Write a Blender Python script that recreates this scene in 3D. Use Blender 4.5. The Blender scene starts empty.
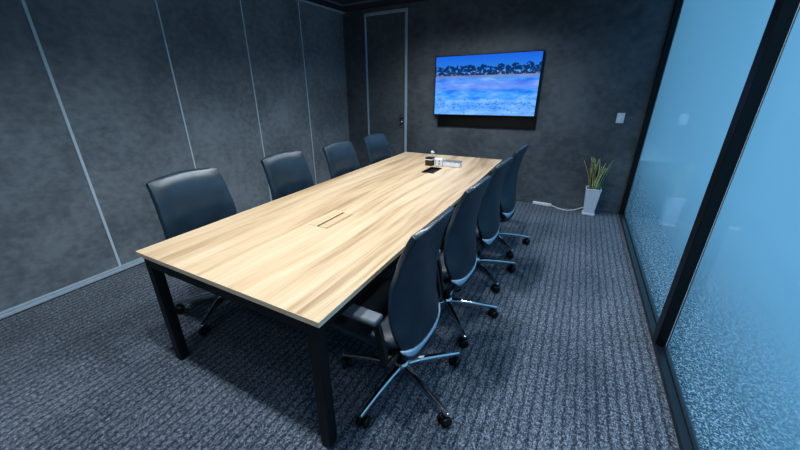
import bpy, bmesh, math, random
from mathutils import Vector, Matrix
random.seed(7)
C = bpy.context.scene.collection
PI = math.pi
SC = bpy.context.scene

# ------------------------------------------------------------------ room numbers (metres)
XL, XG, YF, YB, ZC = -3.356, 0.637, 4.749, -1.25, 2.54
TX0, TX1, TY0, TY1, TZ = -1.8926, -0.6797, 0.7076, 3.900, 0.72

# ------------------------------------------------------------------ helpers
def lin(r, g, b):
    f = lambda c: (c/255/12.92) if c/255 <= .04045 else ((c/255+.055)/1.055)**2.4
    return (f(r), f(g), f(b), 1)

class MB:
    """collects shapes into one mesh"""
    def __init__(s): s.bm = bmesh.new()
    def box(s, x0, x1, y0, y1, z0, z1, mat=0, bev=0, seg=2, M=None):
        g = bmesh.ops.create_cube(s.bm, size=1)
        vs = g['verts']
        for v in vs:
            v.co = Vector((x0+(v.co.x+.5)*(x1-x0), y0+(v.co.y+.5)*(y1-y0), z0+(v.co.z+.5)*(z1-z0)))
        fs = set(f for v in vs for f in v.link_faces)
        for f in fs: f.material_index = mat
        if bev:
            es = list(set(e for v in vs for e in v.link_edges))
            r = bmesh.ops.bevel(s.bm, geom=es, offset=bev, segments=seg, affect='EDGES', profile=.5)
            vs = list(set(v for f in r['faces'] for v in f.verts) | set(v for v in vs if v.is_valid))
            for f in r['faces']: f.material_index = mat
        if M is not None:
            for v in vs: v.co = M @ v.co
        return s
    def lathe(s, prof, cx=0, cy=0, n=24, mat=0, M=None, cap=True):
        rings = []
        for r, z in prof:
            rings.append([s.bm.verts.new((cx+r*math.cos(2*PI*k/n), cy+r*math.sin(2*PI*k/n), z)) for k in range(n)])
        for a, b in zip(rings, rings[1:]):
            for k in range(n):
                f = s.bm.faces.new((a[k], a[(k+1) % n], b[(k+1) % n], b[k])); f.material_index = mat; f.smooth = True
        if cap:
            f = s.bm.faces.new(rings[0][::-1]); f.material_index = mat
            f = s.bm.faces.new(rings[-1]); f.material_index = mat
        if M is not None:
            for r in rings:
                for v in r: v.co = M @ v.co
        return s
    def loft(s, secs, mat=0, smooth=True):
        """secs: list of closed loops of points"""
        rs = [[s.bm.verts.new(p) for p in sec] for sec in secs]
        n = len(rs[0])
        for a, b in zip(rs, rs[1:]):
            for k in range(n):
                f = s.bm.faces.new((a[k], a[(k+1) % n], b[(k+1) % n], b[k])); f.material_index = mat; f.smooth = smooth
        f = s.bm.faces.new(rs[0][::-1]); f.material_index = mat
        f = s.bm.faces.new(rs[-1]); f.material_index = mat
        return s
    def tube(s, pts, r, n=10, mat=0):
        pts = [Vector(p) for p in pts]; secs = []
        for i, p in enumerate(pts):
            t = (pts[min(i+1, len(pts)-1)]-pts[max(i-1, 0)]).normalized()
            a = t.orthogonal().normalized() if i == 0 else (a-t*a.dot(t)).normalized()
            b = t.cross(a)
            secs.append([p+(a*math.cos(2*PI*k/n)+b*math.sin(2*PI*k/n))*r for k in range(n)])
        return s.loft(secs, mat)
    def sheet(s, F, nu, nv, thick, mat=0):
        """F(u,v)->(point, normal) ; a closed padded sheet, thick(u,v)"""
        fr, bk = [], []
        for j in range(nv+1):
            ra, rb = [], []
            for i in range(nu+1):
                u, v = -1+2*i/nu, j/nv
                p, n = F(u, v); t = thick(u, v)
                ra.append(s.bm.verts.new(p+n*t)); rb.append(s.bm.verts.new(p))
            fr.append(ra); bk.append(rb)
        def q(*v):
            f = s.bm.faces.new(v); f.smooth = True; f.material_index = mat
        for j in range(nv):
            for i in range(nu):
                q(fr[j][i+1], fr[j][i], fr[j+1][i], fr[j+1][i+1]); q(bk[j][i], bk[j][i+1], bk[j+1][i+1], bk[j+1][i])
            q(bk[j][0], bk[j+1][0], fr[j+1][0], fr[j][0]); q(bk[j][nu], fr[j][nu], fr[j+1][nu], bk[j+1][nu])
        for i in range(nu):
            q(bk[0][i], fr[0][i], fr[0][i+1], bk[0][i+1]); q(bk[nv][i+1], fr[nv][i+1], fr[nv][i], bk[nv][i])
        return s
    def build(s, name, mats, parent=None, loc=None, smooth_angle=None, subsurf=0):
        bmesh.ops.recalc_face_normals(s.bm, faces=s.bm.faces[:])
        me = bpy.data.meshes.new(name); s.bm.to_mesh(me); s.bm.free()
        for m in (mats if isinstance(mats, (list, tuple)) else [mats]): me.materials.append(m)
        o = bpy.data.objects.new(name, me); C.objects.link(o)
        if parent: o.parent = parent
        if loc: o.location = loc
        if subsurf:
            for p in me.polygons: p.use_smooth = True
            md = o.modifiers.new('sub', 'SUBSURF'); md.levels = md.render_levels = subsurf
        return o

def tag(o, label, cat, group=None):
    o['label'] = label; o['category'] = cat
    if group: o['group'] = group
    return o
def empty(name, loc, rz=0):
    o = bpy.data.objects.new(name, None); C.objects.link(o); o.empty_display_size = .1
    o.location = loc; o.rotation_euler = (0, 0, rz); return o
def struct(o): o['kind'] = 'structure'; return o
def copy_tree(o, parent=None):
    c = o.copy(); C.objects.link(c)
    if parent: c.parent = parent
    for ch in list(o.children): copy_tree(ch, c)
    return c
def interp(tab, x):
    if x <= tab[0][0]: return tab[0][1]
    for (a, b), (c, d) in zip(tab, tab[1:]):
        if x <= c:
            t = (x-a)/(c-a); t = t*t*(3-2*t)*.5+t*.5
            return b+(d-b)*t
    return tab[-1][1]

# ------------------------------------------------------------------ materials
class NT:
    def __init__(s, name):
        s.m = bpy.data.materials.new(name); s.m.use_nodes = True
        s.t = s.m.node_tree; s.N = s.t.nodes; s.b = s.N['Principled BSDF']; s.out = s.N['Material Output']
    def n(s, typ, **kw):
        d = s.N.new(typ)
        for k, v in kw.items():
            if k in d.inputs: d.inputs[k].default_value = v
            else: setattr(d, k, v)
        return d
    def l(s, a, b): s.t.links.new(a, b)
    def coord(s, scale=(1, 1, 1), which='Object', rot=(0, 0, 0)):
        c = s.n('ShaderNodeTexCoord'); m = s.n('ShaderNodeMapping')
        m.inputs['Scale'].default_value = scale; m.inputs['Rotation'].default_value = rot
        s.l(c.outputs[which], m.inputs['Vector']); return m.outputs['Vector']
    def noise(s, vec, scale, detail=2, rough=.5):
        d = s.n('ShaderNodeTexNoise', Scale=scale, Detail=detail, Roughness=rough); s.l(vec, d.inputs['Vector']); return d.outputs['Fac']
    def ramp(s, fac, stops):
        r = s.n('ShaderNodeValToRGB'); e = r.color_ramp.elements
        while len(e) < len(stops): e.new(.5)
        for el, (p, c) in zip(e, stops): el.position = p; el.color = c
        s.l(fac, r.inputs['Fac']); return r.outputs['Color']
    def mix(s, fac, a, b, blend='MIX'):
        m = s.n('ShaderNodeMix', data_type='RGBA', blend_type=blend)
        for sock, val in ((0, fac), (6, a), (7, b)):
            if isinstance(val, (int, float, tuple)): m.inputs[sock].default_value = val
            else: s.l(val, m.inputs[sock])
        return m.outputs[2]
    def math(s, op, a, b=0.0, c=None):
        m = s.n('ShaderNodeMath', operation=op)
        for i, v in enumerate((a, b) if c is None else (a, b, c)):
            if isinstance(v, (int, float)): m.inputs[i].default_value = v
            else: s.l(v, m.inputs[i])
        return m.outputs[0]
    def bump(s, h, strength=.3, dist=.01):
        b = s.n('ShaderNodeBump', Strength=strength, Distance=dist); s.l(h, b.inputs['Height']); s.l(b.outputs[0], s.b.inputs['Normal'])

def simple(name, col, rough=.5, metal=0, var=.12, scale=30, spec=.5, coat=0):
    t = NT(name); v = t.coord()
    f = t.noise(v, scale, 3)
    lo = tuple(c*(1-var) for c in col[:3])+(1,); hi = tuple(min(1, c*(1+var)) for c in col[:3])+(1,)
    t.l(t.ramp(f, [(.3, lo), (.7, hi)]), t.b.inputs['Base Color'])
    t.b.inputs['Roughness'].default_value = rough; t.b.inputs['Metallic'].default_value = metal
    t.b.inputs['Specular IOR Level'].default_value = spec; t.b.inputs['Coat Weight'].default_value = coat
    return t.m

def wall_mat(name, lo, hi):
    t = NT(name); v = t.coord()
    big = t.noise(v, 1.6, 5, .62); fine = t.noise(t.coord((1, 1, 1.4)), 14, 5, .6)
    f = t.math('ADD', t.math('MULTIPLY', big, .6), t.math('MULTIPLY', fine, .4))
    t.l(t.ramp(f, [(.40, lo), (.60, hi)]), t.b.inputs['Base Color'])
    t.b.inputs['Roughness'].default_value = .62; t.b.inputs['Specular IOR Level'].default_value = .3
    t.bump(fine, .12, .004)
    return t.m

def carpet_mat(name, lo, mid, hi, k=1.0):
    t = NT(name)
    # thin ribs running along the room, broken into dashes, over a looped speckle
    v = t.coord()
    sep = t.n('ShaderNodeSeparateXYZ'); t.l(v, sep.inputs[0])
    wob = t.noise(t.coord((12, 6, 1)), 2.0, 2)
    ph = t.math('ADD', t.math('MULTIPLY', sep.outputs['X'], 2*PI/.047), t.math('MULTIPLY', wob, 4.0))
    rib = t.math('POWER', t.math('MULTIPLY_ADD', t.math('SINE', ph), .5, .5), 5.0)
    dash = t.noise(t.coord((45, 22, 1)), 1.0, 2, .6)
    speck = t.noise(v, 210*k, 2, .75)
    loop = t.noise(t.coord((1, .6, 1)), 110*k, 2, .6)
    cloud = t.noise(v, 1.1, 3)
    f = t.math('ADD', t.math('MULTIPLY', speck, .62), t.math('MULTIPLY', loop, .50))
    f = t.math('ADD', f, t.math('MULTIPLY', dash, .16))
    f = t.math('SUBTRACT', f, t.math('MULTIPLY', t.math('MULTIPLY', rib, dash), .15))
    f = t.math('ADD', f, t.math('MULTIPLY', cloud, .10))
    t.l(t.ramp(f, [(.53, lo), (.67, mid), (.82, hi)]), t.b.inputs['Base Color'])
    t.b.inputs['Roughness'].default_value = .95; t.b.inputs['Specular IOR Level'].default_value = .1
    t.b.inputs['Sheen Weight'].default_value = .15
    t.bump(f, .5, .006)
    return t.m

def speckle_mat(name):
    t = NT(name); v = t.coord((1, .8, 1))
    f = t.math('ADD', t.math('MULTIPLY', t.noise(v, 120, 1), .6), t.math('MULTIPLY', t.noise(v, 50, 2), .4))
    t.l(t.ramp(f, [(.40, lin(26, 36, 50)), (.50, lin(92, 104, 118)), (.62, lin(210, 214, 220))]), t.b.inputs['Base Color'])
    t.b.inputs['Roughness'].default_value = .95; t.b.inputs['Specular IOR Level'].default_value = .1
    return t.m

def wood_mat(name, edge=False):
    t = NT(name); v = t.coord()
    if edge:
        f = t.noise(t.coord((3, 3, 60)), 3, 2)
        t.l(t.ramp(f, [(.3, lin(226, 204, 174)), (.7, lin(244, 224, 194))]), t.b.inputs['Base Color'])
        t.b.inputs['Roughness'].default_value = .45
        return t.m
    warp = t.noise(t.coord((2.2, .6, 1)), 1.2, 2)
    wv = t.n('ShaderNodeVectorMath', operation='ADD'); t.l(t.coord((1, 1, 1)), wv.inputs[0])
    cx = t.n('ShaderNodeCombineXYZ'); t.l(t.math('MULTIPLY', warp, .16), cx.inputs[0]); t.l(cx.outputs[0], wv.inputs[1])
    def st(sx, sy, sc, d, r=.55):
        m = t.n('ShaderNodeMapping'); m.inputs['Scale'].default_value = (sx, sy, 1); t.l(wv.outputs[0], m.inputs['Vector'])
        return t.noise(m.outputs[0], sc, d, r)
    broad = st(9, .75, 1.0, 3); streak = st(26, 1.0, 1.0, 3, .6); fine = st(150, 3.0, 1.0, 2, .6)
    # staves of slightly different tone
    f = t.math('ADD', t.math('MULTIPLY', broad, .52), t.math('MULTIPLY', streak, .36))
    f = t.math('ADD', f, t.math('MULTIPLY', fine, .12))
    t.l(t.ramp(f, [(.33, lin(132, 107, 81)), (.42, lin(166, 141, 112)), (.50, lin(190, 167, 138)), (.62, lin(202, 183, 156))]), t.b.inputs['Base Color'])
    t.b.inputs['Roughness'].default_value = .42; t.b.inputs['Specular IOR Level'].default_value = .4
    t.bump(fine, .05, .002)
    return t.m

def leather_mat(name, lo, hi, rough=.34):
    t = NT(name); v = t.coord()
    f = t.noise(v, 5, 4); g = t.n('ShaderNodeTexVoronoi', Scale=260.0); t.l(v, g.inputs['Vector'])
    t.l(t.ramp(f, [(.35, lo), (.65, hi)]), t.b.inputs['Base Color'])
    t.b.inputs['Roughness'].default_value = rough; t.b.inputs['Specular IOR Level'].default_value = .5
    t.bump(g.outputs['Distance'], .06, .002)
    return t.m

def screen_mat(name, w, h):
    """landscape picture on the television: blue sky, dark treeline, pale blue water and flats"""
    t = NT(name)
    c = t.n('ShaderNodeTexCoord'); sep = t.n('ShaderNodeSeparateXYZ'); t.l(c.outputs['Generated'], sep.inputs[0])
    x, z = sep.outputs['X'], sep.outputs['Z']
    def nz(sx, sz, sc=1, d=3, r=.6):
        m = t.n('ShaderNodeMapping'); m.inputs['Scale'].default_value = (sx, 1, sz); t.l(c.outputs['Generated'], m.inputs['Vector'])
        return t.noise(m.outputs[0], sc, d, r)
    sky = t.ramp(z, [(.76, lin(50, 128, 215)), (1.0, lin(34, 104, 215))])
    land = t.ramp(nz(4.2, 11), [(.36, lin(18, 112, 226)), (.45, lin(40, 150, 245)), (.54, lin(92, 156, 238)), (.64, lin(128, 188, 250))])
    pink = t.math('MULTIPLY', t.ramp(z, [(.38, (0, 0, 0, 1)), (.47, (1, 1, 1, 1)), (.54, (1, 1, 1, 1)), (.63, (0, 0, 0, 1))]), nz(5, 14))
    land = t.mix(pink, land, lin(128, 138, 220))
    low = t.math('MULTIPLY', t.ramp(z, [(.04, (1, 1, 1, 1)), (.42, (0, 0, 0, 1))]), nz(9, 16, 1, 4))
    land = t.mix(low, land, lin(140, 186, 248))
    rocks = t.math('GREATER_THAN', t.math('SUBTRACT', nz(26, 46, 1, 3), t.math('MULTIPLY', t.math('ABSOLUTE', t.math('SUBTRACT', z, .17)), .5)), .555)
    land = t.mix(t.math('MULTIPLY', rocks, .6), land, lin(26, 72, 150))
    img = t.mix(t.math('GREATER_THAN', z, .75), land, sky)
    shore = t.ramp(z, [(.60, (0, 0, 0, 1)), (.65, (1, 1, 1, 1)), (.69, (1, 1, 1, 1)), (.74, (0, 0, 0, 1))])
    img = t.mix(t.math('MULTIPLY', shore, .75), img, lin(120, 130, 175))
    crown = t.math('ADD', .700, t.math('MULTIPLY', nz(13, 1, 1, 4), .26))
    intree = t.math('MULTIPLY', t.math('LESS_THAN', z, crown), t.math('GREATER_THAN', z, .675))
    gaps = t.math('GREATER_THAN', nz(30, 20, 1, 3), .44)
    img = t.mix(t.math('MULTIPLY', t.math('MULTIPLY', intree, gaps), .88), img, lin(12, 36, 72))
    em = t.n('ShaderNodeEmission', Strength=1.0); t.l(img, em.inputs['Color'])
    gl = t.n('ShaderNodeBsdfGlossy', Roughness=.12); mx = t.n('ShaderNodeMixShader', Fac=.02)
    t.l(em.outputs[0], mx.inputs[1]); t.l(gl.outputs[0], mx.inputs[2]); t.l(mx.outputs[0], t.out.inputs['Surface'])
    return t.m

def frosted_mat(name):
    """glass with a frosted film that fades out towards the floor"""
    t = NT(name); t.N.remove(t.b)
    c = t.n('ShaderNodeTexCoord'); sep = t.n('ShaderNodeSeparateXYZ'); t.l(c.outputs['Object'], sep.inputs[0])
    z = sep.outputs['Z']
    film = t.ramp(z, [(.0, (.14, .14, .14, 1)), (.4, (.34, .34, .34, 1)), (.8, (.86, .86, .86, 1)), (1.0, (1, 1, 1, 1))])
    tr = t.n('ShaderNodeBsdfTranslucent'); tr.inputs['Color'].default_value = (.55, .78, .95, 1)
    df = t.n('ShaderNodeBsdfDiffuse'); df.inputs['Color'].default_value = (.18, .36, .55, 1)
    m1 = t.n('ShaderNodeMixShader', Fac=.22); t.l(tr.outputs[0], m1.inputs[1]); t.l(df.outputs[0], m1.inputs[2])
    tp = t.n('ShaderNodeBsdfTransparent'); tp.inputs['Color'].default_value = (.78, .90, .96, 1)
    m2 = t.n('ShaderNodeMixShader'); t.l(film, m2.inputs[0]); t.l(tp.outputs[0], m2.inputs[1]); t.l(m1.outputs[0], m2.inputs[2])
    gl = t.n('ShaderNodeBsdfGlossy', Roughness=.03); gl.inputs['Color'].default_value = (.9, .95, 1, 1)
    fr = t.n('ShaderNodeFresnel'); ge = t.n('ShaderNodeNewGeometry'); t.l(t.math('MULTIPLY_ADD', ge.outputs['Backfacing'], -.8333, 1.5), fr.inputs['IOR'])
    m3 = t.n('ShaderNodeMixShader'); t.l(fr.outputs[0], m3.inputs[0]); t.l(m2.outputs[0], m3.inputs[1]); t.l(gl.outputs[0], m3.inputs[2])
    t.l(m3.outputs[0], t.out.inputs['Surface'])
    return t.m

def leaf_mat():
    t = NT('snake_plant_leaf'); f = t.noise(t.coord((1, 1, 1)), 40, 3)
    t.l(t.ramp(f, [(.35, lin(18, 40, 26)), (.65, lin(52, 86, 54))]), t.b.inputs['Base Color'])
    t.b.inputs['Roughness'].default_value = .45
    return t.m

M = dict(
    wall_left=wall_mat('slate_panel', lin(104, 114, 121), lin(136, 146, 154)),
    wall_far=wall_mat('slate_wallpaper', lin(80, 86, 92), lin(104, 111, 118)),
    door=wall_mat('slate_door', lin(84, 92, 98), lin(106, 114, 120)),
    ceiling=simple('dark_ceiling', lin(52, 58, 66), .8),
    carpet=carpet_mat('ribbed_carpet', lin(24, 29, 38), lin(74, 83, 98), lin(158, 169, 182)),
    carpet_out=speckle_mat('corridor_carpet'),
    alu=simple('brushed_aluminium', lin(188, 206, 220), .4, .25, .06),
    alu_seam=simple('seam_aluminium', lin(196, 214, 224), .45, .0, .04),
    wood=wood_mat('oak_laminate'), wood_edge=wood_mat('oak_edge_band', True),
    black=simple('black_powder_coat', lin(12, 16, 20), .5, 0, .15),
    frame=simple('black_frame', lin(6, 10, 14), .4, 0, .15),
    frame_sill=simple('dark_sill', lin(34, 44, 54), .35, .3, .1),
    plastic=simple('black_plastic', lin(14, 17, 21), .38, 0, .15),
    greyplastic=simple('grey_glossy_plastic', lin(44, 54, 66), .3, 0, .1),
    leather=leather_mat('black_leather', lin(32, 47, 58), lin(46, 63, 77), .34),
    seat=leather_mat('lit_seat_leather', lin(52, 60, 70), lin(68, 77, 88), .4),  # lighter than the backs: sheen from the ceiling lights put into the colour
    pad=simple('armrest_pad', lin(84, 92, 102), .3, 0, .08),
    chrome=simple('chrome', lin(200, 206, 212), .16, 1, .04),
    band=simple('pale_band', lin(190, 214, 235), .3, .25, .06),
    rubber=simple('caster_black', lin(12, 13, 15), .45, 0, .1),
    white=simple('white_plastic', lin(214, 222, 230), .4, 0, .03),
    ceramic=simple('white_ceramic', lin(206, 214, 226), .35, 0, .03),
    soil=simple('dark_soil', lin(40, 33, 27), .95, 0, .4, 90),
    leaf=leaf_mat(), leaf_edge=simple('leaf_margin', lin(226, 226, 172), .5, 0, .15, 60),
    screen=screen_mat('television_picture', 1.35, .75),
    glass=frosted_mat('frosted_glass'),
    dark_slot=simple('dark_recess', lin(8, 8, 9), .5, 0, .1),
    brown=simple('dark_brown_box', lin(52, 46, 36), .5, 0, .15),
    paper=simple('white_card', lin(228, 230, 232), .6, 0, .03),
    mark=simple('grey_print', lin(110, 114, 120), .6, 0, .1),
    pearl=simple('pale_translucent_plastic', lin(226, 230, 240), .25, 0, .03),
)
def clear_mat():
    t = NT('clear_plastic'); t.l(t.ramp(t.noise(t.coord(), 20), [(.3, (.86, .9, .95, 1)), (.7, (.92, .95, 1, 1))]), t.b.inputs['Base Color'])
    t.b.inputs['Transmission Weight'].default_value = .75; t.b.inputs['Roughness'].default_value = .12
    return t.m
M['clear'] = clear_mat()

# ------------------------------------------------------------------ the room
struct(MB().box(XL-.1, XG+.065, YB-.1, YF+.1, -.1, 0).build('floor', M['carpet']))
struct(MB().box(XG+.065, 5.5, YB-3, YF+4, -.1, 0).build('floor_corridor', M['carpet_out']))
struct(MB().box(XL-.1, XG+.065, YB-.1, YF+.1, ZC, ZC+.1).build('ceiling', M['ceiling']))
struct(MB().box(XL-.12, XL, YB-.1, YF+.1, 0, ZC).build('wall_left', M['wall_left']))
struct(MB().box(XL-.12, XG+.065, YB-.12, YB, 0, ZC).build('wall_near', M['wall_far']))
DX0, DX1, DZ = -2.985, -2.285, 2.485      # the door opening in the far wall
wf = MB()
wf.box(XL, DX0, YF, YF+.12, 0, ZC).box(DX1, XG+.065, YF, YF+.12, 0, ZC).box(DX0, DX1, YF, YF+.12, DZ, ZC)
struct(wf.build('wall_far', M['wall_far']))

# slim aluminium seams between the folding wall panels, floor rail and head rail
for i, y in enumerate((-.66, .225, 1.1095, 1.989, 2.885, 3.785)):
    struct(MB().box(XL, XL+.006, y-(.010 if i < 3 else .007), y+(.010 if i < 3 else .007), .055, ZC-.03, bev=.002).build('trim_%d' % (i+1), M['alu_seam']))
struct(MB().box(XL, XL+.006, YF-.02, YF-.004, .055, ZC-.03).build('trim_7', M['wall_far']))
bl = MB().box(XL, XL+.018, YB, YF, .008, .032, bev=.003).box(XL, XL+.010, YB, YF, .034, .056, bev=.003)
struct(bl.build('baseboard_left', M['alu']))
struct(MB().box(XL, XL+.03, YB, YF, ZC-.022, ZC, bev=.003).build('trim_8', M['alu']))
struct(MB().box(XL+.03, XG-.02, YF-.008, YF, 0, .05, bev=.003).build('baseboard_far', M['wall_far']))
# slim ceiling rail in the far left corner
t9 = MB().box(-3.10, -3.06, 2.6, 4.33, ZC-.014, ZC, bev=.003).box(-3.10, -1.5, 4.33, 4.37, ZC-.014, ZC, bev=.003)
struct(t9.build('trim_9', simple('rail_grey', lin(120, 132, 142), .5, .2, .06)))

# door
door = struct(empty('door_1', ((DX0+DX1)/2, YF, 0)))
w = (DX1-DX0)/2
MB().box(-w+.022, w-.045, .012, .055, .006, DZ-.035, bev=.002).build('door_panel', M['door'], door)
MB().box(-w, -w+.012, -.006, .06, 0, DZ, bev=.002).box(w-.038, w, -.012, .06, 0, DZ, bev=.002) \
    .box(-w+.012, w-.038, -.010, .06, DZ-.034, DZ, bev=.002).build('door_frame', M['alu'], door)
RX = Matrix.Rotation(PI/2, 4, 'X')
for z in (1.090, 1.005):
    MB().lathe([(.001, -.012), (.024, -.012), (.024, -.004), (.012, -.002), (.012, .02), (.018, .024), (.018, .038), (.001, .041)], M=RX, n=20) \
        .build('door_handle', M['chrome'], door, loc=(w-.085, 0, z))

# glass partition on the right: black frame, frosted panes
GX0, GX1 = XG, XG+.063
panes = [(2.234, YF-.035), (-.40, 2.150), (YB, -.48)]
for i, (y0, y1) in enumerate(panes):
    wn = struct(empty('window_%d' % (i+1), (XG+.056, (y0+y1)/2, 0)))
    hy = (y1-y0)/2
    pn = MB()
    pn.bm.faces.new([pn.bm.verts.new(q) for q in ((0, hy+.004, .028), (0, hy+.004, ZC-.028), (0, -hy-.004, ZC-.028), (0, -hy-.004, .028))])
    pn.build('pane', M['glass'], wn)
    g = MB()
    for s in (-1, 1): g.box(-.006, -.0042, s*hy-.006, s*hy+.002, .035, ZC-.035)
    g.build('edge_glint', M['alu_seam'], wn)  # pale strips painting the silver glint along the glass edges
fr = empty('window_frame', (XG, YF, 0)); struct(fr)
f = MB().box(0, .063, -.035, 0, 0, ZC, bev=.002)
f.build('frame_post', M['frame'], fr)
for y in (2.192, -.44):
    MB().box(0, .063, y-.042-YF, y+.042-YF, 0, ZC, bev=.002).build('frame_post', M['frame'], fr)
for (y0, y1) in panes:
    MB().box(0, .010, y0-YF, y1-YF, 0, .034, bev=.001).box(.012, .02, y0-YF, y1-YF, 0, .026).box(.0405, .063, y0-YF, y1-YF, 0, .034, bev=.001).box(.02, .0405, y0-YF, y1-YF, 0, .026) \
        .build('frame_sill', M['frame_sill'], fr)
    MB().box(0, .063, y0-YF, y1-YF, ZC-.03, ZC, bev=.001).build('frame_head', M['frame'], fr)

# ------------------------------------------------------------------ conference table
tb = tag(empty('conference_table', ((TX0+TX1)/2, (TY0+TY1)/2, 0)),
         'long rectangular meeting table with pale oak top and black square legs, middle of room', 'table')
cx, cy = (TX0+TX1)/2, (TY0+TY1)/2
# the two cable openings (local x, y)
PX0, PX1 = -1.342-cx, -1.192-cx
P1 = (1.402-cy, 1.681-cy); P2 = (2.948-cy, 3.205-cy)
hx, hy = (TX1-TX0)/2, (TY1-TY0)/2
QX0, QX1 = -1.264-cx, -1.136-cx
def tabletop():
    bm = bmesh.new()
    T = .026
    xs = sorted([-hx, PX0, QX0, PX1, QX1, hx]); ys = [-hy, P1[0], P1[1], P2[0], P2[1], hy]
    def hole(i, j):
        xm, ym = (xs[i]+xs[i+1])/2, (ys[j]+ys[j+1])/2
        return (PX0 < xm < PX1 and P1[0] < ym < P1[1]) or (QX0 < xm < QX1 and P2[0] < ym < P2[1])
    V = {}
    def v(i, j, k):
        if (i, j, k) not in V: V[(i, j, k)] = bm.verts.new((xs[i], ys[j], TZ-T*k))
        return V[(i, j, k)]
    nx, ny = len(xs)-1, len(ys)-1
    solid = lambda i, j: 0 <= i < nx and 0 <= j < ny and not hole(i, j)
    for i in range(nx):
        for j in range(ny):
            if not solid(i, j): continue
            bm.faces.new((v(i, j, 0), v(i+1, j, 0), v(i+1, j+1, 0), v(i, j+1, 0)))
            bm.faces.new((v(i, j+1, 1), v(i+1, j+1, 1), v(i+1, j, 1), v(i, j, 1)))
            for di, dj, a, b in ((-1, 0, (i, j+1), (i, j)), (1, 0, (i+1, j), (i+1, j+1)), (0, -1, (i, j), (i+1, j)), (0, 1, (i+1, j+1), (i, j+1))):
                if not solid(i+di, j+dj):
                    fc = bm.faces.new((v(*a, 0), v(*b, 0), v(*b, 1), v(*a, 1))); fc.material_index = 1
    m = MB(); m.bm.free(); m.bm = bm
    return m
top = tabletop().build('tabletop', [M['wood'], M['wood_edge']], tb)
bv = top.modifiers.new('bev', 'BEVEL'); bv.width = .0015; bv.segments = 1; bv.limit_method = 'ANGLE'
zt = TZ-.026
ap = MB()
a, b, i_ = hx-.028, hy-.014, .035
ap.box(-a+.052, a-.052, -b, -b+i_, zt-.058, zt).box(-a+.052, a-.052, b-i_, b, zt-.058, zt)
ap.box(-a, -a+i_, -b+.052, b-.052, zt-.058, zt).box(a-i_, a, -b+.052, b-.052, zt-.058, zt)
ap.box(-a+i_, a-i_, -.03, .03, zt-.058, zt-.0)
ap.build('apron', M['black'], tb)
for sx in (-1, 1):
    for y in (-b+.026, b-.026):
        lg = MB().box(-.026, .026, -.026, .026, .012, zt, bev=.003).build('leg', M['black'], tb, loc=(sx*(a-.026), y, 0))
        MB().lathe([(.02, 0), (.022, .004), (.02, .013)], n=16).build('foot', M['plastic'], lg)
# flush cable port with a slot, near end
pm = ((PX0+PX1)/2, (P1[0]+P1[1])/2)
port = MB().box(-.073, .073, -.1375, .1375, TZ-.024, TZ-.012).build('cable_port', M['dark_slot'], tb, loc=(*pm, 0))
MB().box(-.0715, -.008, -.1360, .1360, TZ-.012, TZ-.0003).box(.008, .0715, -.1360, .1360, TZ-.012, TZ-.0003).build('port_lid', M['wood'], port)
# open cable port, far end
pm2 = ((QX0+QX1)/2, (P2[0]+P2[1])/2); hy2 = (P2[1]-P2[0])/2-.002; hx2 = (QX1-QX0)/2-.002
port2 = MB().box(-hx2, hx2, -hy2, hy2, TZ-.024, TZ-.020).build('cable_port', M['dark_slot'], tb, loc=(*pm2, 0))
MB().box(-hx2, -hx2+.01, -hy2, hy2, TZ-.02, TZ+.002).box(hx2-.006, hx2, -hy2, hy2, TZ-.02, TZ+.002) \
    .box(-hx2+.01, hx2-.006, -hy2, -hy2+.008, TZ-.02, TZ+.002).box(-hx2+.01, hx2-.006, hy2-.008, hy2, TZ-.02, TZ+.002).build('port_rim', M['black'], port2)
MB().box(-.03, .03, -.09, .09, TZ-.020, TZ-.012, bev=.002).build('socket_block', M['plastic'], port2)

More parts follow.
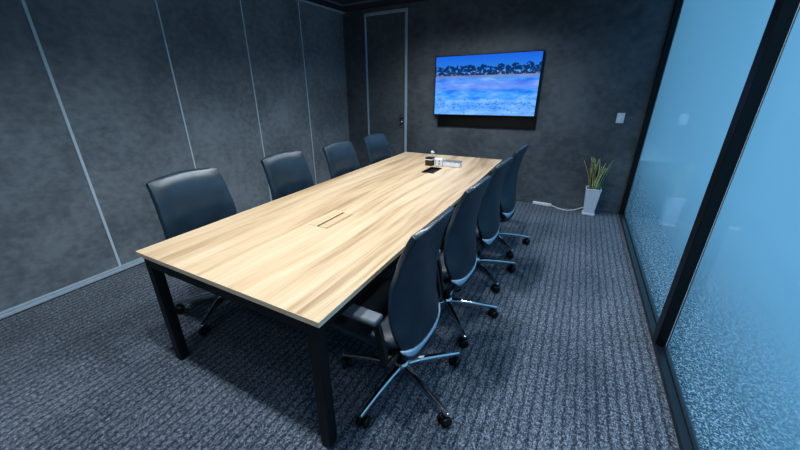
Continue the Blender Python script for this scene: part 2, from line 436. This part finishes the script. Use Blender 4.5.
# ------------------------------------------------------------------ office chair (front = +Y, seat centre at the origin)
def make_chair():
    r = empty('office_chair', (0, 0, 0))
    # five star base
    MB().lathe([(.030, .075), (.042, .085), (.044, .125), (.036, .142), (.030, .146)], n=24).build('base_hub', M['chrome'], r)
    MB().lathe([(.026, .14), (.026, .27), (.016, .271), (.016, .375)], n=20).build('gas_lift', M['plastic'], r)
    for k in range(5):
        secs = []
        for x, wd, zb, zt_ in ((.030, .022, .088, .130), (.10, .018, .090, .128), (.20, .015, .086, .116), (.30, .013, .078, .102), (.345, .012, .074, .094), (.352, .006, .077, .090)):
            secs.append([(x, -wd, zb), (x, wd, zb), (x, wd, zt_-.008), (x, wd*.55, zt_), (x, -wd*.55, zt_), (x, -wd, zt_-.008)])
        lg = MB().loft(secs, smooth=False).build('base_leg', M['chrome'], r)
        bv = lg.modifiers.new('bev', 'BEVEL'); bv.width = .003; bv.segments = 2
        lg.rotation_euler.z = 2*PI*k/5
        RY = Matrix.Translation((0, 0, .029)) @ Matrix.Rotation(PI/2, 4, 'X')
        c = MB()
        for s in (-1, 1):
            o = Matrix.Translation((0, s*.017, 0)) @ RY
            c.lathe([(.008, -.010), (.022, -.010), (.029, -.006), (.029, .006), (.022, .010), (.008, .010)], M=o, n=20)
        c.lathe([(.012, .0), (.012, .018)], M=Matrix.Translation((0, 0, .055)), n=12)
        c.box(-.020, .022, -.008, .008, .020, .060, bev=.004)
        cc = c.build('caster', M['rubber'], lg, loc=(.325, 0, .0))
        cc.rotation_euler.z = (.6, 2.1, -1.0, .2, 1.4)[k]
    # seat and its underside
    s = MB()
    def seat_loop(z, inset):
        pts = []
        for k in range(40):
            a_ = 2*PI*k/40
            ca, sa = math.cos(a_), math.sin(a_)
            n = 4.2
            x = abs(ca)**(2/n)*(1 if ca > 0 else -1)*(.245-inset); y = abs(sa)**(2/n)*(1 if sa > 0 else -1)*(.235-inset)
            y2 = y+.115
            zz = z-(.025*max(0, (y2-.2)/.15)**2 if y2 > .2 else 0)+.012*abs(x/.24)**2
            pts.append((x, y2, zz))
        return pts
    s.loft([seat_loop(.393, .035), seat_loop(.398, .012), seat_loop(.415, .002), seat_loop(.435, 0), seat_loop(.450, .008), seat_loop(.457, .025), seat_loop(.459, .07), seat_loop(.457, .14)])
    s.build('seat', M['seat'], r)
    MB().box(-.19, .19, -.09, .29, .372, .394, bev=.01).build('seat_pan', M['plastic'], r)
    MB().box(-.075, .075, -.12, .16, .318, .373, bev=.014).build('tilt_mechanism', M['plastic'], r)
    # backrest: tall padded shell, S-curved in profile, wrapped round the sitter
    yc = [(.30, -.125), (.36, -.150), (.43, -.158), (.52, -.152), (.62, -.143), (.72, -.142), (.82, -.152), (.90, -.170), (.985, -.196)]
    hw = [(0, .214), (.05, .226), (.12, .233), (.30, .236), (.5, .233), (.75, .224), (.95, .215), (1, .212)]
    wr = [(.38, .030), (.45, .055), (.55, .080), (.68, .072), (.82, .045), (.97, .022)]
    zb = lambda u: .388+.036*abs(u)**2.2
    zt2 = lambda u: .994-.028*abs(u)**2.2
    def S(u, z, w_, off=0):
        y = interp(yc, z)+interp(wr, z)*abs(u)**2.3
        return Vector((u*w_, y-off, z))
    def F(u, v):
        z = zb(u)+(zt2(u)-zb(u))*v
        p = S(u, z, interp(hw, v))
        du = S(min(u+.02, 1.02), z, interp(hw, v))-S(u-.02, z, interp(hw, v)); dv = S(u, z+.01, interp(hw, v))-S(u, z-.01, interp(hw, v))
        n = dv.cross(du).normalized()
        if n.y < 0: n = -n
        return p, n
    th = lambda u, v: .028+.024*(max(0, 1-abs(u)**5)*max(0, 1-abs(2*v-1)**7))
    bk = MB().sheet(F, 22, 24, th).build('backrest', M['leather'], r)
    bv = bk.modifiers.new('bev', 'BEVEL'); bv.width = .006; bv.segments = 3; bv.limit_method = 'ANGLE'; bv.angle_limit = 1.0
    # pale curved band along the lower back edge
    def FB(u, v):
        h = .040*(1-abs(u)**4)+.014
        z = zb(u)-.004-h*(1-v)
        return S(u, z, interp(hw, .02), .004), Vector((0, 1, 0))
    MB().sheet(FB, 20, 3, lambda u, v: .012).build('trim_band', M['band'], bk)
    # dark moulded support below the band, running forward under the seat
    def FS(u, v):
        z1 = zb(u)-.006-(.040*(1-abs(u)**4)+.014)
        z = z1+(.285-z1)*v
        w_ = interp([(0, .214), (.4, .198), (.75, .16), (1, .105)], v)
        p = Vector((u*w_, interp(yc, .38)-.004+interp(wr, .38)*abs(u)**2.3+.035*v**2.5, z))
        return p, Vector((0, 1, 0))
    MB().sheet(FS, 16, 8, lambda u, v: .018).build('back_support', M['greyplastic'], r)
    MB().box(-.05, .05, -.125, -.05, .300, .340, bev=.008).build('support_bracket', M['plastic'], r)
    # T-shaped armrests
    for sx in (-1, 1):
        x = sx*.290
        ar = MB()
        ar.loft([[(x-.012, y-.016, z), (x+.012, y-.016, z), (x+.012, y+.016, z), (x-.012, y+.016, z)] for y, z in ((-.075, .405), (-.068, .47), (-.050, .56), (-.035, .606))], smooth=False)
        ar.box(min(x, sx*.17)-.008, max(x, sx*.17)+.008, -.100, -.050, .378, .408, bev=.006)
        a_ = ar.build('armrest', M['plastic'], r)
        bv = a_.modifiers.new('bev', 'BEVEL'); bv.width = .004; bv.segments = 2; bv.limit_method = 'ANGLE'
        MB().box(x-.036, x+.036, -.055, .175, .604, .630, bev=.011, seg=3).build('arm_pad', M['pad'], a_)
        MB().lathe([(.001, -.018), (.014, -.018), (.014, .018), (.001, .018)], M=Matrix.Translation((x-sx*.035, -.075, .393)) @ Matrix.Rotation(PI/2, 4, 'X'), n=14).build('adjuster_knob', M['chrome'], a_)
    return r

RIGHT = [(-.606, 1.218, 47, -2, 'black leather office chair nearest the camera on the glass-wall side of the table'),
         (-.592, 1.882, 21, -4, 'black leather office chair second from the camera on the glass-wall side of the table'),
         (-.575, 2.545, 28, -4, 'black leather office chair third from the camera on the glass-wall side of the table'),
         (-.555, 3.203, 22, -4, 'black leather office chair on the glass-wall side, farthest back, nearest the plant')]
LEFT = [(-2.06, 1.232, 9, 0, 'black leather office chair nearest the camera on the panelled-wall side of the table'),
        (-1.985, 2.030, 20, 0, 'black leather office chair second from the camera on the panelled-wall side of the table'),
        (-1.900, 2.690, 60, 0, 'black leather office chair third from the camera on the panelled-wall side of the table'),
        (-1.880, 3.360, 35, 0, 'black leather office chair on the panelled-wall side, farthest back, in front of the door')]
proto = make_chair(); first = True
for side, rz, rows in ((1, PI/2, RIGHT), (-1, -PI/2, LEFT)):
    for (x, y, base, tw, lab) in rows:
        ch = proto if first else copy_tree(proto); first = False
        ch.location = (x, y, 0); ch.rotation_euler = (0, 0, rz+math.radians(tw))
        k = 0
        for c in ch.children:
            if c.name.startswith('base_leg'):
                c.rotation_euler.z = math.radians(base+72*k)-rz-math.radians(tw); k += 1
        for c in ch.children:
            if c.name.split('.')[0] in ('backrest', 'back_support'): c.scale.x = (1.13 if y < 1.5 else 1.07) if side < 0 else .955
        tag(ch, lab, 'chair', 'office chairs along the glass-wall side' if side > 0 else 'office chairs along the panelled-wall side')

# ------------------------------------------------------------------ television on the far wall
tv = tag(empty('television', (-1.163, YF, 1.497)), 'flat television on the far wall showing a blue landscape with a dark treeline', 'television')
TW, TH = .675, .374
MB().box(-TW, TW, -.052, -.020, -TH, TH, bev=.004).build('housing', M['frame'], tv)
MB().box(-TW+.012, TW-.012, -.0545, -.0525, -TH+.012, TH-.010).build('screen', M['screen'], tv)
MB().box(-.25, .25, -.020, -.002, -.18, .18).build('wall_bracket', M['black'], tv)
tag(MB().box(-.645, .675, -.018, -.002, .0, .150, bev=.004).build('mounting_panel', M['frame'], loc=(-1.145, YF, .972)),
    'long flat black box on the wall directly under the television', 'box')

# light switch
sw = tag(empty('light_switch', (.412, YF, 1.132)), 'white rectangular light switch on the far wall right of the television', 'switch')
MB().box(-.038, .038, -.010, 0, -.056, .056, bev=.004).build('plate', M['white'], sw)
MB().box(-.02, .02, -.0145, -.0095, -.036, .036, bev=.002).build('rocker', M['paper'], sw)

# ------------------------------------------------------------------ snake plant in a tapered white pot
pp = tag(empty('potted_plant', (.302, 4.605, 0), .0), 'spiky snake plant with yellow-edged leaves in tall tapered white pot', 'plant')
def sq(h, z, r=.012):
    pts = []
    for (sx, sy) in ((1, 1), (-1, 1), (-1, -1), (1, -1)):
        for k in range(4):
            a_ = (PI/2)*(k/3)+{(1, 1): 0, (-1, 1): PI/2, (-1, -1): PI, (1, -1): 1.5*PI}[(sx, sy)]
            pts.append((sx*(h-r)+r*math.cos(a_), sy*(h-r)+r*math.sin(a_), z))
    return pts
MB().loft([sq(.060, .016), sq(.061, .02), sq(.084, .318), sq(.087, .324), sq(.087, .336), sq(.084, .339), sq(.075, .339), sq(.073, .330), sq(.071, .312)], smooth=False).build('pot', M['ceramic'], pp)
MB().loft([sq(.070, 0), sq(.074, .004), sq(.074, .018), sq(.071, .021)], smooth=False).build('saucer', M['ceramic'], pp)
MB().loft([sq(.069, .305), sq(.071, .322)], smooth=False).build('soil', M['soil'], pp)
pp.scale = (.95, .95, .98)
lf = MB()
for k in range(32):
    a_ = random.uniform(0, 2*PI); rr = .055*math.sqrt(random.random())
    bx, by = rr*math.cos(a_), rr*math.sin(a_)
    ln = random.uniform(.24, .40); lean = random.uniform(.14, .40)*(rr/.055)
    out = Vector((math.cos(a_), math.sin(a_)*.55, 0)); side = Vector((-math.sin(a_+random.uniform(-.9, .9)), math.cos(a_), 0)).normalized()
    wd = random.uniform(.016, .024); n = 8; rows = []
    fac = side.cross(Vector((0, 0, 1))).normalized()
    for i in range(n+1):
        t_ = i/n
        p = Vector((bx, by, .315))+out*(lean*ln*(t_**1.5))+Vector((0, 0, ln*t_*(1-.12*lean*t_)))
        w_ = wd*(1-max(0, t_-.35)**1.8*2.1)*(0.75+.25*min(1, t_*4)); w_ = max(w_, .0008)
        tw = side.lerp(fac, .35*math.sin(t_*2.2+k)).normalized()
        rows.append([lf.bm.verts.new(p+tw*w_*s+fac*(.004*(1-abs(s)))) for s in (-1, -.66, .66, 1)])
    for r0, r1 in zip(rows, rows[1:]):
        for q in range(3):
            fc = lf.bm.faces.new((r0[q], r0[q+1], r1[q+1], r1[q])); fc.smooth = True; fc.material_index = 0 if q == 1 else 1
lo = lf.build('foliage', [M['leaf'], M['leaf_edge']], pp)
sd = lo.modifiers.new('solid', 'SOLIDIFY'); sd.thickness = .002

# power strip on the carpet by the far wall
ps = tag(empty('power_strip', (-.240, 4.714, 0), math.radians(-4)), 'white power strip lying on the carpet against the far wall left of the plant', 'power strip')
MB().box(-.115, .115, -.023, .023, 0, .032, bev=.005).build('body', M['white'], ps)
pts = [(.112, 0, .014), (.15, -.02, .009), (.20, -.06, .007), (.26, -.09, .007), (.32, -.09, .007), (.37, -.06, .008), (.42, -.02, .02), (.47, .0, .045), (.53, .01, .05), (.58, .02, .03)]
fine_pts = []
for i in range(len(pts)-1):
    for s_ in range(4):
        t_ = s_/4; fine_pts.append(tuple(pts[i][q]*(1-t_)+pts[i+1][q]*t_ for q in range(3)))
fine_pts.append(pts[-1])
MB().tube(fine_pts, .007, 8).build('cord', M['white'], ps)
for q in range(4):
    MB().box(-.09+q*.05, -.062+q*.05, -.012, .012, .0315, .0330).build('outlet', M['paper'], ps)

# ------------------------------------------------------------------ small things on the far part of the table
bx = tag(empty('desk_box', (-1.310, 3.290, TZ), .0), 'small dark brown box with a white band, left end of the things on the table', 'box')
MB().box(-.040, .040, -.035, .035, 0, .058, bev=.003).build('body', M['brown'], bx)
MB().box(-.041, .041, -.036, .036, .058, .068, bev=.002).build('band', M['paper'], bx)
MB().box(-.040, .040, -.035, .035, .068, .084, bev=.003).build('lid', M['dark_slot'], bx)
bo = tag(empty('pump_bottle', (-1.322, 3.385, TZ)), 'small clear pump bottle standing behind the dark brown box on the table', 'bottle')
MB().lathe([(.016, 0), (.019, .004), (.019, .072), (.014, .084), (.008, .088), (.008, .092)], n=20).build('body', M['clear'], bo)
MB().lathe([(.009, .092), (.009, .102), (.004, .103), (.004, .110), (.015, .111), (.018, .120), (.015, .130), (.006, .134)], n=16).box(.0, .026, -.005, .005, .114, .122, bev=.002).build('pump_head', M['pearl'], bo)
wb = tag(empty('card_box', (-1.212, 3.300, TZ)), 'small white box with grey printed marks, between the brown box and the low pale case', 'box')
MB().box(-.043, .043, -.022, .022, 0, .074, bev=.003).build('body', M['paper'], wb)
mk = MB()
for (mx, mz, mw, mh) in ((.012, .052, .010, .007), (.012, .024, .010, .006), (-.030, .040, .003, .026)): mk.box(mx-mw, mx+mw, -.0232, -.0222, mz-mh, mz+mh)
mk.build('print', M['mark'], wb)
cs = tag(empty('storage_case', (-1.070, 3.320, TZ), math.radians(-3)), 'low pale translucent case on the table, right end of the small things', 'case')
MB().box(-.088, .088, -.035, .035, 0, .050, bev=.005).build('body', M['pearl'], cs)
MB().box(-.091, .091, -.038, .038, .050, .062, bev=.004).build('lid', M['clear'], cs)

# ------------------------------------------------------------------ light
W = bpy.data.worlds.new('World'); SC.world = W; W.use_nodes = True
nt = W.node_tree; bg = nt.nodes['Background']
tc = nt.nodes.new('ShaderNodeTexCoord'); sp = nt.nodes.new('ShaderNodeSeparateXYZ'); rp = nt.nodes.new('ShaderNodeValToRGB')
nt.links.new(tc.outputs['Generated'], sp.inputs[0]); nt.links.new(sp.outputs['Z'], rp.inputs[0]); nt.links.new(rp.outputs[0], bg.inputs[0])
rp.color_ramp.elements[0].color = (.36, .74, 1.0, 1); rp.color_ramp.elements[1].color = (.40, .80, 1.06, 1)
bg.inputs['Strength'].default_value = 1.12

def spot(x, y, e, ang=150, blend=.9, r=.06, col=(.93, .98, 1), z=ZC-.03, tilt=(0, 0)):
    L = bpy.data.lights.new('downlight_or_fill', 'SPOT'); L.energy = e; L.spot_size = math.radians(ang); L.spot_blend = blend
    L.shadow_soft_size = r; L.color = col
    o = bpy.data.objects.new('downlight_or_fill', L); C.objects.link(o); o.location = (x, y, z); o.rotation_euler = (tilt[0], tilt[1], 0)
for (x, y, e) in ((-1.62, .62, 78), (-.90, .62, 78), (-1.62, 2.2, 70), (-.90, 2.2, 70), (-1.62, 3.7, 58), (-.90, 3.7, 58)):
    spot(x, y, e)
for (x, y, e) in ((.30, .1, 30), (.30, 1.9, 26), (-1.3, -.75, 26)):  # weak fill spots, added to brighten table edges and chair backs
    spot(x, y, e, r=.12)

# ------------------------------------------------------------------ camera
f_, pi_, ya, ro, h_ = 331.166, .3923083, .5093917, -.01524336, 1.478205
cxp, cyp = 387.4755, 225.8155
sy_, cy_ = math.sin(ya), math.cos(ya); sp_, cp_ = math.sin(pi_), math.cos(pi_)
fw = Vector((-sy_*cp_, cy_*cp_, -sp_)); rt = Vector((cy_, sy_, 0)); up = rt.cross(fw)
r2 = rt*math.cos(ro)+up*math.sin(ro); u2 = -rt*math.sin(ro)+up*math.cos(ro)
cam = bpy.data.cameras.new('Camera'); co = bpy.data.objects.new('Camera', cam); C.objects.link(co)
co.matrix_world = Matrix(((r2.x, u2.x, -fw.x, 0), (r2.y, u2.y, -fw.y, 0), (r2.z, u2.z, -fw.z, h_), (0, 0, 0, 1)))
cam.sensor_width = 36; cam.lens = f_/800*36; cam.clip_start = .02
cam.shift_x = (400-cxp)/800; cam.shift_y = (cyp-225)/800
SC.camera = co
SC.view_settings.view_transform = 'Standard'; SC.view_settings.look = 'Medium High Contrast'
SC.view_settings.exposure = 0; SC.view_settings.gamma = 1
